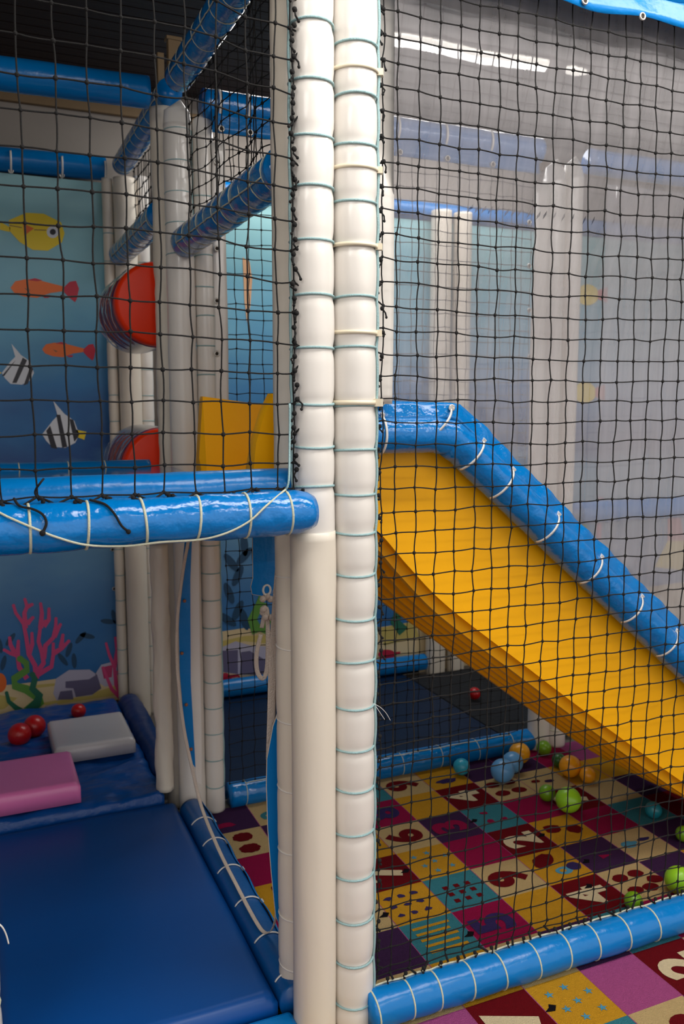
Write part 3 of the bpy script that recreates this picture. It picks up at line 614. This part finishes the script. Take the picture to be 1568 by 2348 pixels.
# ================================================================== SLIDE
base = cat_rom([(-.18, 0, 1.235), (-.05, 0, 1.235), (.06, 0, 1.23), (.154, 0, 1.179), (.25, 0, 1.075), (.372, 0, .955), (.622, 0, .763), (.779, 0, .643), (1.036, 0, .451), (1.3, 0, .262), (1.5, 0, .14), (1.62, 0, .085)], 6)
def railz(x): return min(1.425, 1.148 - .837 * (x - .663))
def topz(x):
    if x < -.11: return 1.29 + .235 * min(1, max(0, (x + .18) / .055)) ** .45
    if x < .10: return 1.525
    if x < .2: return 1.525 - (x - .1) * .9
    return railz(x)
root = thing('slide', (-.18, .2, 1.235), 'yellow plastic slide with ribbed underside descending to the right behind the net', 'slide')
YN, YF, TW = .2, .74, .04
prof = []
vs = []; fs = []; N = len(base)
nb = 5
def topf(x):
    if x < .10: return 1.29 + .232 * min(1, max(0, (x + .181) / .012)) ** .6 - .13 * (x + .166)
    return topz(x) - .02
for p in base:
    x, zb = p.x, p.z; zt_ = topz(x)
    tp = [(YN + .012, zt_), (YN, zt_ - .012), (YN, zb)]
    w_ = (YF - YN) / nb
    for k in range(nb):
        zk = zb - .006 * k; y_ = YN + w_ * k
        tp += [(y_ + .35 * w_, zk + .004), (y_ + .36 * w_, zk - .036), (y_ + .62 * w_, zk - .038), (y_ + .99 * w_, zk - .006)]
    tp[-1] = (YF - .001, zb - .02)
    zf = topf(x)
    tp += [(YF, zf - .012), (YF - .012, zf), (YF - TW, zf), (YF - TW - .03, zb + .06), (YF - TW - .08, zb + .03), (YN + TW + .08, zb + .03), (YN + TW + .03, zb + .06), (YN + TW, zt_)]
    prof.append([(x, y, z) for y, z in tp])
n = len(prof[0])
for P in prof: vs += P
for i in range(N - 1):
    for k in range(n): fs.append((i * n + k, (i + 1) * n + k, (i + 1) * n + (k + 1) % n, i * n + (k + 1) % n))
fs.append(tuple(range(n))); fs.append(tuple((N - 1) * n + k for k in range(n - 1, -1, -1)))
sm = MB(); sm.add(vs, fs, M_yel, True); ch = sm.build('chute', root); md = ch.modifiers.new('e', 'EDGE_SPLIT'); md.split_angle = radians(28)
# rail tube with flap
xs = [.085, .20, .285] + [.33 + .06 * i for i in range(22)]
RB = .152; RT = .049
path = [Vector((x, RB, 1.426)) for x in (.055, .10, .15, .20, .25, .285)] + [Vector((x, RB, railz(x) - (.004 if x < .37 else 0))) for x in [.335 + .012 * i for i in range(104)]]
rm = MB(); seed = 3.3
def rr_(i, an): return RT * (1 + .025 * noise.noise(Vector((i * .21, cos(an) * 2, sin(an) * 2 + seed))) + .02 * noise.noise(Vector((i * .5 + 5, cos(an) * 3, sin(an) * 3))))
rail = thing('slide_rail', (.055, RB, 1.36), 'blue padded rail with zip-tied flap along the near edge of the yellow slide', 'rail')
rm.sweep(path, rr_, M_bluecr, 28); rm.build('sleeve', rail)
dfl = Vector((1, 0, -.837)).normalized(); up_ = Vector((.837, 0, 1)).normalized()
def flp(s, v):
    # s is arc parameter from left end
    L0 = .26
    if s < L0: c = Vector((.07 + s, RB, 1.426)); u_ = Vector((0, 0, 1))
    else:
        c = Vector((.33, RB, 1.426)) + dfl * (s - L0); u_ = up_
    wv = min(1, max(0, (s - L0 + .04) / .08)); u_ = (Vector((0, 0, 1)) * (1 - wv) + up_ * wv).normalized()
    return c + u_ * (.036 + v * (.044 + .002 * sin(s * 23))) + Vector((0, -.028 + .018 * v + .005 * sin(s * 70) * v, 0))
ft = MB(); ft.grid(lambda u, v: flp(1.75 * u, v), 140, 5, M_bluecr); tfo = ft.build('tie_flap', rail, solid=.002)
for u, v in ((876, 922), (1035, 935), (1103, 1017), (1170, 1085), (1272, 1190), (1371, 1286), (1463, 1378), (1541, 1460), (1630, 1550)):
    p = onb(u, v, RB - .024); grommet(p, (0, -1, .1), tfo, .007)
    flat_ = u < 1000
    tt = Vector((1, 0, 0)) if flat_ else dfl; uu = Vector((0, 0, 1)) if flat_ else up_
    # axis point nearest
    if flat_: c = Vector((p.x, RB, 1.426))
    else:
        c0 = Vector((.33, RB, 1.426)); c = c0 + dfl * (p - c0).dot(dfl)
    tie(c, tt, uu, tt.cross(uu), .0505, radians(28), radians(165), rail) if tt.cross(uu).y < 0 else tie(c, tt, uu, -tt.cross(uu), .0505, radians(28), radians(165), rail)

# clear sheets
def film(u, v):
    x = .12 + 1.45 * u; zb = max(.1, railz(x) + .035); z = zb + (2.47 - zb) * v
    q = min(1, max(0, (2.2 - z) / .62)); q = q * q * (3 - 2 * q); y = (.02 + (2.45 - z) * .105) * (1 - q) + .178 * q
    x += (max(-.022, (y - .102)) * .5 + (.027 if y < .08 else .027 * max(0, (.178 - y) / .098))) * (1 - u) if False else ((.027 - (.102 - y) * .5) if y < .102 else 0) * (1 - u)
    low = max(0, 1 - (z - zb) / .22)
    y += low * .015 * noise.noise(Vector((x * 22, z * 7, 2))) + .0012 * noise.noise(Vector((x * 5, z * 1.6, 5))) * min(1, (z - 1.2) if z < 2.2 else 1)
    if low: y += low * .010 * noise.noise(Vector((x * 50, z * 20, 9)))
    return Vector((x, y, z))
fm = MB(); fm.grid(film, 150, 130, M_film); tag(recenter(fm.build('clear_sheet')), 'hazy clear plastic sheet hanging behind the right-hand net above the slide', 'plastic sheet')
fm = MB(); fm.grid(lambda u, v: Vector((1.75 + 1.0 * u, 1.26 + .01 * sin(u * 60) * (1 - v * .5), .05 + 2.38 * v)), 80, 20, M_film); tag(recenter(fm.build('clear_sheet')), 'second hazy plastic sheet far back at the right', 'plastic sheet')

# ================================================================== NETS
def net(name, label, P, nu, nv, r=.0016, k=.0042, jit=.0035, seed=1, sides=5, skip=None, tails=()):
    """P(i,j) -> node position; cords sag between nodes and are knotted at them"""
    rnd = random.Random(seed); mb = MB(); J = {}
    for i in range(nu + 1):
        for j in range(nv + 1):
            p = Vector(P(i, j)); J[i, j] = p + Vector((rnd.uniform(-jit, jit), rnd.uniform(-jit, jit) * .6, rnd.uniform(-jit, jit)))
    def cord(a, b, c=3):
        d = b - a; off = Vector((rnd.uniform(-1, 1), rnd.uniform(-1, 1), rnd.uniform(-1, .6))) * .0017
        pts = [a + d * t + off * sin(pi * t) for t in (0, .33, .67, 1)]
        mb.sweep(pts, r, M_cord, sides, caps=False)
    for i in range(nu + 1):
        for j in range(nv + 1):
            if skip and skip(i, j): continue
            if i < nu and not (skip and skip(i + 1, j)): cord(J[i, j], J[i + 1, j])
            if j < nv and not (skip and skip(i, j + 1)): cord(J[i, j], J[i, j + 1])
            mb.ball(J[i, j] , k * rnd.uniform(.85, 1.15), M_cord, 6, 4)
    for (a, L) in tails:
        a = Vector(a); b = a + Vector((rnd.uniform(-.5, .5), -.2, -1)).normalized() * L
        mb.sweep([a, (a + b) / 2 + Vector((rnd.uniform(-.008, .008), 0, 0)), b], r * 1.2, M_cord, 5); mb.ball(a, k * 1.3, M_cord, 6, 4); mb.ball(b, k * .8, M_cord, 6, 4)
    return mb, J, rnd
# right net
c = .0515
def PRn(i, j):
    x = .098 + c * (i - 1) if i > 0 else .062
    z = .122 + c * (j - 1) if j > 0 else .102
    y = -.012 - .01 * sin(min(1, x / 1.3) * pi) * sin(min(1, z / 2.4) * pi) * 2
    z += .010 * sin(x * 3.1) * sin(z * 2.6)
    return (x, y, z)
rt = random.Random(5)
tails = [((.056 + rt.uniform(-.004, .006), -.02, .15 + .052 * i), rt.uniform(.008, .024)) for i in range(45)]
tails += [((.08 + .05 * i, -.03, .104), rt.uniform(.008, .02)) for i in range(24)]
mb, J, rnd = net('n', '', PRn, 23, 46, tails=tails, seed=3)
for j in range(0, 47): # ties to the post cord
    a = J[0, j]; mb.sweep([a, a + Vector((-.014, -.002, rnd.uniform(-.014, .014)))], .002, M_cord, 5)
for i in range(0, 24):
    a = J[i, 0]; mb.sweep([a, a + Vector((rnd.uniform(-.02, .02), -.012, -.012))], .003, M_cord, 5)
    a = J[i, 46]; mb.sweep([a, Vector((a.x, a.y - .01, 2.47))], .0024, M_cord, 5)
tag(recenter(mb.build('safety_net')), 'black knotted safety net closing the right-hand front bay', 'net', None)
# left front net
c2 = .0635
def PLn(i, j):
    x = -1.05 + .0615 * i
    if i == 15: x = -.150
    z = 1.372 + c2 * (j - 1) if j > 0 else 1.318
    y = -.02 - .02 * sin((x + 1.05) / .9 * pi)
    z += -.010 * sin((x + .15) * 3.6) - .012 * (x < -.3) * sin(z * 2)
    return (x, y, z)
tails = [((-.152 + rt.uniform(-.006, .004), -.035, 1.36 + .03 * i), rt.uniform(.01, .025)) for i in range(34)]
mb, J, rnd = net('n', '', PLn, 15, 22, r=.00175, k=.0046, tails=tails, seed=8)
for i in range(16): # gathered lacing on the deck bar
    a = J[i, 0]
    if i < 15:
        b = J[i + 1, 0]; mb.sweep([a, (a + b) / 2 + Vector((0, -.025, -.012)), b], .0026, M_cord, 5)
    for q in range(3): mb.ball(a + Vector((rnd.uniform(-.012, .012), -.03 + rnd.uniform(-.006, .006), rnd.uniform(-.008, .004))), .0045, M_cord, 6, 4)
for j in range(1, 23):
    a = J[15, j]; mb.sweep([a, a + Vector((.014, -.005, rnd.uniform(-.02, .02)))], .0022, M_cord, 5)
def bp(u, v): return on_bar(u, v) + Vector((0, -.002, 0))
mb.sweep(cat_rom([bp(32, 1143), bp(45, 1160), bp(75, 1167), bp(98, 1180), bp(106, 1200), bp(97, 1222)], 5), .0026, M_cord, 6); mb.ball(bp(97, 1222), .006, M_cord, 7, 5)
mb.sweep(cat_rom([bp(205, 1146), bp(240, 1156), bp(262, 1178), bp(278, 1205), bp(294, 1218)], 5), .0026, M_cord, 6); mb.ball(bp(294, 1219), .005, M_cord, 7, 5)
mb.sweep(cat_rom([onb(100, 1098, -.06), onb(92, 1108, -.07), bp(80, 1128), bp(90, 1148)], 5), .0022, M_cord, 6)
tag(recenter(mb.build('safety_net')), 'black knotted safety net closing the front above the left deck', 'net')
# side net (depth direction) between mid rail and top bar
def PSn(i, j): return (-.068 + .012 * sin(i * .9), .13 + .0515 * i, 2.085 + .0555 * j)
mb, J, rnd = net('n', '', PSn, 20, 8, r=.0016, k=.0042, seed=12)
for i in range(21):
    for j in (0, 8):
        a = J[i, j]; mb.ball(a + Vector((0, 0, .01)), .007, M_cord, 6, 4); mb.sweep([a, a + Vector((rnd.uniform(-.01, .01), rnd.uniform(-.02, .02), -.02 if j == 0 else .03))], .0026, M_cord, 5)
tag(recenter(mb.build('safety_net')), 'black side net between the near mid rail and the top bar', 'net')
def PSf(i, j): return (-.062, 1.37 + .05 * i, 2.215 + .053 * j)
mb, J, rnd = net('n', '', PSf, 18, 6, r=.0018, k=.0045, seed=13)
tag(recenter(mb.build('safety_net')), 'black side net beyond the second row of posts', 'net')
# back net of the ball bay
def PBn(i, j): return (.035 + .0495 * i, 1.19 + .006 * sin(i), .095 + .0515 * j)
mb, J, rnd = net('n', '', PBn, 26, 45, r=.0015, k=.0038, seed=21, sides=4)
tag(recenter(mb.build('safety_net')), 'black net at the back of the ball bay behind the slide', 'net')

# ================================================================== ROLLERS
M_stripe = mat('faded_stripe', (54, 62, 130), .8, spec=.05); M_body = mat('faded_red_vinyl', (186, 62, 40), .8, .1, 10, spec=.05)
def roller(label, cx, cz, y0, r, L):
    root = thing('padded_roller', (cx, y0, cz - r), label, 'roller', 'red padded rollers behind the posts')
    mb = MB(); n = 48
    def ring(y, rr): return [(cx + rr * cos(2 * pi * k / n), y, cz + rr * sin(2 * pi * k / n)) for k in range(n)]
    R = [ring(y0 + .0, r * .90), ring(y0 + .004, r * .96), ring(y0 + .014, r), ring(y0 + .05, r)]
    vs = sum(R, []); fs = [(i * n + k, i * n + (k + 1) % n, i * n + n + (k + 1) % n, i * n + n + k) for i in range(3) for k in range(n)] + [tuple(range(n - 1, -1, -1))]
    mb.add(vs, fs, M_red); mb.build('end_cap', root)
    mb = MB(); m_ = 12
    for i in range(m_):
        ya = y0 + .05 + (L - .05) * i / m_; yb = y0 + .05 + (L - .05) * (i + 1) / m_
        vs = ring(ya, r * .985) + ring(yb, r * .985); mb.add(vs, [(k, (k + 1) % n, n + (k + 1) % n, n + k) for k in range(n)], M_stripe if i % 3 == 1 else M_body)
    mb.poly(ring(y0 + L, r * .985), M_body); mb.build('striped_drum', root)
    mb = MB(); S_ = 26
    vs = []
    for i in range(S_ + 1):
        y = y0 + .03 + (L + .0) * i / S_
        vs += [(cx + (r * 1.04 + .01 * noise.noise(Vector((i * .6, cos(2 * pi * k / n) * 3, sin(2 * pi * k / n) * 3)))) * cos(2 * pi * k / n), y, cz + (r * 1.04) * sin(2 * pi * k / n)) for k in range(n)]
    mb.add(vs, [(i * n + k, i * n + (k + 1) % n, (i + 1) * n + (k + 1) % n, (i + 1) * n + k) for i in range(S_) for k in range(n)], M_film2); o = mb.build('plastic_wrap', root); return root
M_film2 = film_mat('wrap_film', 1.01, .3, .10, .28)
roller('red padded roller beside the fish mural, upper of two', -.150, 1.857, 1.385, .148, .42)
roller('red padded roller low on the deck, lower of two', -.140, 1.262, 1.385, .148, .42)

# ================================================================== BALLS
BC = dict(cyan=(40, 160, 190), sky=(96, 160, 214), yellow=(226, 158, 20), amber=(240, 160, 20), green=(112, 160, 24), lime=(148, 206, 40), dark=(44, 96, 40), teal=(28, 130, 146), red=(180, 12, 16))
BM = {k: mat('ball_' + k, v, .34, coat=.15) for k, v in BC.items()}
def ball(u, v, rpx, c, label, z0=.004, group='plastic play balls'):
    r = .04
    for _ in range(6):
        p = onz(u, v, z0 + r); fw = (p - CAM).dot(Vector((sin(YW) * cos(TH), cos(YW) * cos(TH), -sin(TH)))); r = rpx * fw / F
    mb = MB(); mb.ball(p, r, BM[c], 30, 20)
    ax = Vector((random.uniform(-1, 1), random.uniform(-1, 1), random.uniform(-.4, 1))).normalized(); a = ax.orthogonal().normalized(); b = ax.cross(a)
    mb.sweep([p + (a * cos(2 * pi * k / 36) + b * sin(2 * pi * k / 36)) * (r * .996) for k in range(36)], r * .018, BM[c], 5, closed=True)
    tag(recenter(mb.build('play_ball')), label, 'ball', group)
for a_ in [(1058, 1758, 19, 'cyan', 'small cyan ball touching the far blue floor bar'), (1152, 1767, 27, 'sky', 'larger sky blue ball, nearer of the overlapping blue pair'),
  (1175, 1748, 24, 'sky', 'sky blue ball behind its twin beside the yellow ball'), (1191, 1727, 24, 'yellow', 'yellow ball at the end of the far floor bar behind the blue pair'),
  (1247, 1715, 17, 'green', 'olive green ball below the inner white post'), (1281, 1743, 16, 'dark', 'dark green ball half hidden behind the large amber ball'),
  (1307, 1757, 25, 'amber', 'large amber ball in the far right group'), (1347, 1777, 18, 'amber', 'small amber ball right of the large amber one'),
  (1254, 1818, 19, 'green', 'small green ball touching the big lime ball'), (1303, 1834, 29, 'lime', 'biggest lime green ball in the middle of the carpet'),
  (1498, 1857, 19, 'teal', 'small teal ball at the dark right-hand floor bar'), (1556, 2018, 31, 'lime', 'lime green ball cut by the right edge of the view'),
  (1452, 2066, 21, 'green', 'green ball lying against the front floor bar'), (1567, 1912, 18, 'green', 'green ball partly cut off at the right edge, above the big one')]:
    ball(*a_)
ball(45, 1684, 26, 'red', 'red ball left of two touching each other at the mural', .11, 'red balls at the back left')
ball(79, 1665, 25, 'red', 'red ball right of the touching pair near the mural', .11, 'red balls at the back left')
ball(180, 1630, 16.5, 'red', 'small red ball behind the grey foam block', .11, 'red balls at the back left')
ball(1088, 1590, 14, 'red', 'small dark red ball far back under the slide', .036); ball(1292, 1672, 16, 'teal', 'teal ball beyond the far posts under the slide', .004)

# ================================================================== STRAPS
def ribbon(pts, w, m, name, parent=None, h=.0012, k=6):
    mb = MB(); mb.sweep(cat_rom(pts, k), 0, m, 8, flat=(h, w), up=(0, -1, .01)); return mb.build(name, parent)
r0 = onb(432, 1238, .9)
st = thing('webbing_strap', r0, 'long white webbing strap sagging from the deck down over the side floor bar', 'strap')
P = [onb(432, 1238, 1.0), onb(418, 1320, 1.0), onb(406, 1430, 1.0), onb(407, 1540, 1.0), onb(420, 1660, .98), onb(440, 1760, .95), onb(462, 1850, .9), onb(500, 1945, .72), onb(545, 2035, .5), onb(585, 2110, .33), onb(607, 2138, .27), onb(625, 2128, .24), onb(634, 2080, .22), onb(632, 1980, .2), onb(624, 1880, .2)]
ribbon(P, .0055, M_web, 'webbing', st)
P = [onb(598, 1455, .3), onb(588, 1500, .3), onb(590, 1540, .3), onb(603, 1556, .3), onb(612, 1530, .3), onb(614, 1460, .3), onb(611, 1395, .3), onb(600, 1440, .3)]
q = thing('webbing_strap', P[0], 'short looped white webbing strap knotted beside the front posts', 'strap'); ribbon(P, .006, M_web, 'loop', q)
mb = MB(); kc = onb(612, 1392, .3)
for i in range(9): mb.ball(kc + Vector((random.uniform(-.012, .012), random.uniform(-.008, .008), random.uniform(-.03, .03))), .009, M_web, 8, 6)
mb.sweep([kc + Vector((.010 * cos(2 * pi * i / 14), 0, .045 + .013 * sin(2 * pi * i / 14))) for i in range(14)], .003, M_tie, 6, closed=True); mb.build('knot', q)
q = thing('webbing_strap', onb(632, 1240, .22), 'straight white webbing strap hanging against the rear front post', 'strap')
ribbon([onb(645, 1250, .2), onb(634, 1380, .2), onb(626, 1500, .2), onb(622, 1640, .2), onb(619, 1740, .2)], .011, M_web, 'webbing', q)
# blue flaps with white hems
def flap(label, outline, depth, m=M_blue, hem=True, name='vinyl_flap', bulge=.006):
    pts = [onb(u, v, depth) for u, v in outline]; c = sum(pts, Vector()) / len(pts)
    root = thing(name, c, label, 'flap'); bm = bmesh.new(); f = bm.faces.new([bm.verts.new(p - c) for p in pts])
    bmesh.ops.triangulate(bm, faces=[f]); me = bpy.data.meshes.new('panel'); bm.to_mesh(me); bm.free(); me.materials.append(m)
    o = bpy.data.objects.new('panel', me); COL.objects.link(o); o.parent = root; md = o.modifiers.new('s', 'SOLIDIFY'); md.thickness = .003; md.offset = 0
    if hem:
        mb = MB(); mb.sweep(pts + [pts[0]], .0016, M_web, 6); mb.build('hem', root)
    return root
flap('dark blue vinyl flap hanging under the deck with a torn white hem', [(579, 1228), (636, 1228), (636, 1330), (622, 1360), (600, 1366), (578, 1362), (575, 1345), (580, 1325)], .42, M_blue)
flap('narrow blue vinyl flap edge showing beside the rear front post', [(640, 1625), (626, 1665), (612, 1740), (611, 1800), (614, 1900), (622, 2000), (632, 2100), (640, 2120)], .16, M_blue)
q = flap('tall blue vinyl strip with rusty grommets between the second-row posts', [(424, 1236), (440, 1236), (436, 1330), (434, 1450), (437, 1560), (444, 1690), (448, 1760), (436, 1745), (420, 1640), (412, 1540), (410, 1440), (416, 1320)], 1.02, M_blue, hem=False)
for u, v in ((430, 1256), (423, 1378), (417, 1498), (427, 1616), (438, 1718)):
    mb = MB(); p = onb(u, v, 1.01); mb.ball(p, .006, mat('rusty_grommet', (150, 92, 60), .6) if 'rusty_grommet' not in MATS else MATS['rusty_grommet'], 8, 6); mb.build('grommet', q)
q = flap('long cream sleeve flap hanging open beside the blue strip', [(432, 1236), (456, 1236), (457, 1400), (459, 1560), (462, 1700), (462, 1800), (450, 1790), (438, 1640), (430, 1540), (430, 1420)], 1.06, M_white, hem=False)
# thin frayed threads on the carpet post
mb = MB(); mb.sweep(cat_rom([onb(856, 1613, -.05), onb(872, 1622, -.06), onb(885, 1635, -.06), onb(895, 1652, -.06)], 5), .0006, M_tie, 5)
mb.sweep(cat_rom([onb(862, 1620, -.05), onb(872, 1635, -.06), onb(882, 1650, -.06)], 5), .0006, M_tie, 5); mb.build('frayed_thread', pR)
mb = MB(); mb.sweep(cat_rom([onb(-12, 2112, -.06), onb(4, 2124, -.07), onb(14, 2142, -.07), onb(20, 2164, -.07)], 5), .0016, M_tie, 5); tag(recenter(mb.build('loose_thread')), 'short white cord end sticking out at the left edge of the view', 'cord')
# pale bracket above the second row
mb = MB(); mb.box((-.098, 1.34, 2.60), (-.055, 1.37, 2.75), M_trim); mb.box((-.104, 1.335, 2.745), (-.05, 1.375, 2.757), M_trim); mb.box((-.135, 1.345, 2.58), (-.112, 1.365, 2.70), M_trim)
tag(recenter(mb.build('wooden_bracket', bevel=.002)), 'pale wooden bracket standing on the second-row post top', 'bracket')

# ================================================================== LIGHT
def lamp(label, lo, hi, round_=False):
    root = thing('ceiling_lamp', ((lo[0] + hi[0]) / 2, (lo[1] + hi[1]) / 2, hi[2]), label, 'lamp', 'hall ceiling lamps'); mb = MB()
    mb.box((lo[0] - .02, lo[1] - .02, hi[2] - .02), (hi[0] + .02, hi[1] + .02, hi[2]), M_lampw); mb.build('housing', root)
    mb = MB(); mb.box(lo, (hi[0], hi[1], hi[2] - .021), M_lamp); mb.build('diffuser', root, bevel=.01)
lamp('long bright ceiling lamp outside the frame, seen mirrored in the clear sheet', (.15, -1.975, 2.72), (1.85, -1.925, 2.765))
lamp('short bright ceiling lamp mirrored right of the long one', (2.0, -2.0, 2.72), (2.1, -1.9, 2.765))
def area(name, loc, rot, sx, sy, e, col=(1, .97, .93)):
    l = bpy.data.lights.new(name, 'AREA'); l.shape = 'RECTANGLE'; l.size = sx; l.size_y = sy; l.energy = e; l.color = col
    o = bpy.data.objects.new(name, l); COL.objects.link(o); o.location = loc; o.rotation_euler = rot; return o
area('hall_light', (.9, -.62, 2.86), (radians(4), 0, 0), 2.6, .4, 40)
area('hall_light', (1.0, -1.95, 2.715), (radians(40), 0, 0), 1.7, .05, 12)
area('hall_light', (-1.5, -1.5, 2.84), (radians(18), radians(-20), 0), .8, .5, 10)
area('inner_fill', (1.1, 1.9, 2.9), (0, 0, 0), 1.8, .5, 18)  # unseen fill, added to brighten the inner posts and bays
W = bpy.data.worlds.new('w'); SC.world = W; W.use_nodes = True
nt = W.node_tree; bg = nt.nodes['Background']; bg.inputs[1].default_value = 1.1
tc = nt.nodes.new('ShaderNodeTexCoord'); sp = nt.nodes.new('ShaderNodeSeparateXYZ'); cr = nt.nodes.new('ShaderNodeValToRGB'); mr = nt.nodes.new('ShaderNodeMapRange')
mr.inputs[1].default_value = -.5; mr.inputs[2].default_value = .5
nt.links.new(tc.outputs['Generated'], sp.inputs[0]); nt.links.new(sp.outputs['Z'], mr.inputs[0]); nt.links.new(mr.outputs[0], cr.inputs[0]); nt.links.new(cr.outputs[0], bg.inputs[0])
e = cr.color_ramp.elements; e[0].position = .2; e[0].color = (.14, .13, .125, 1); e[1].position = .6; e[1].color = (.86, .84, .82, 1)
SC.view_settings.view_transform = 'Standard'; SC.view_settings.look = 'None'; SC.view_settings.gamma = 1; SC.view_settings.exposure = 0.3
SC.cycles.max_bounces = 8; SC.cycles.transparent_max_bounces = 16; SC.cycles.use_denoising = True
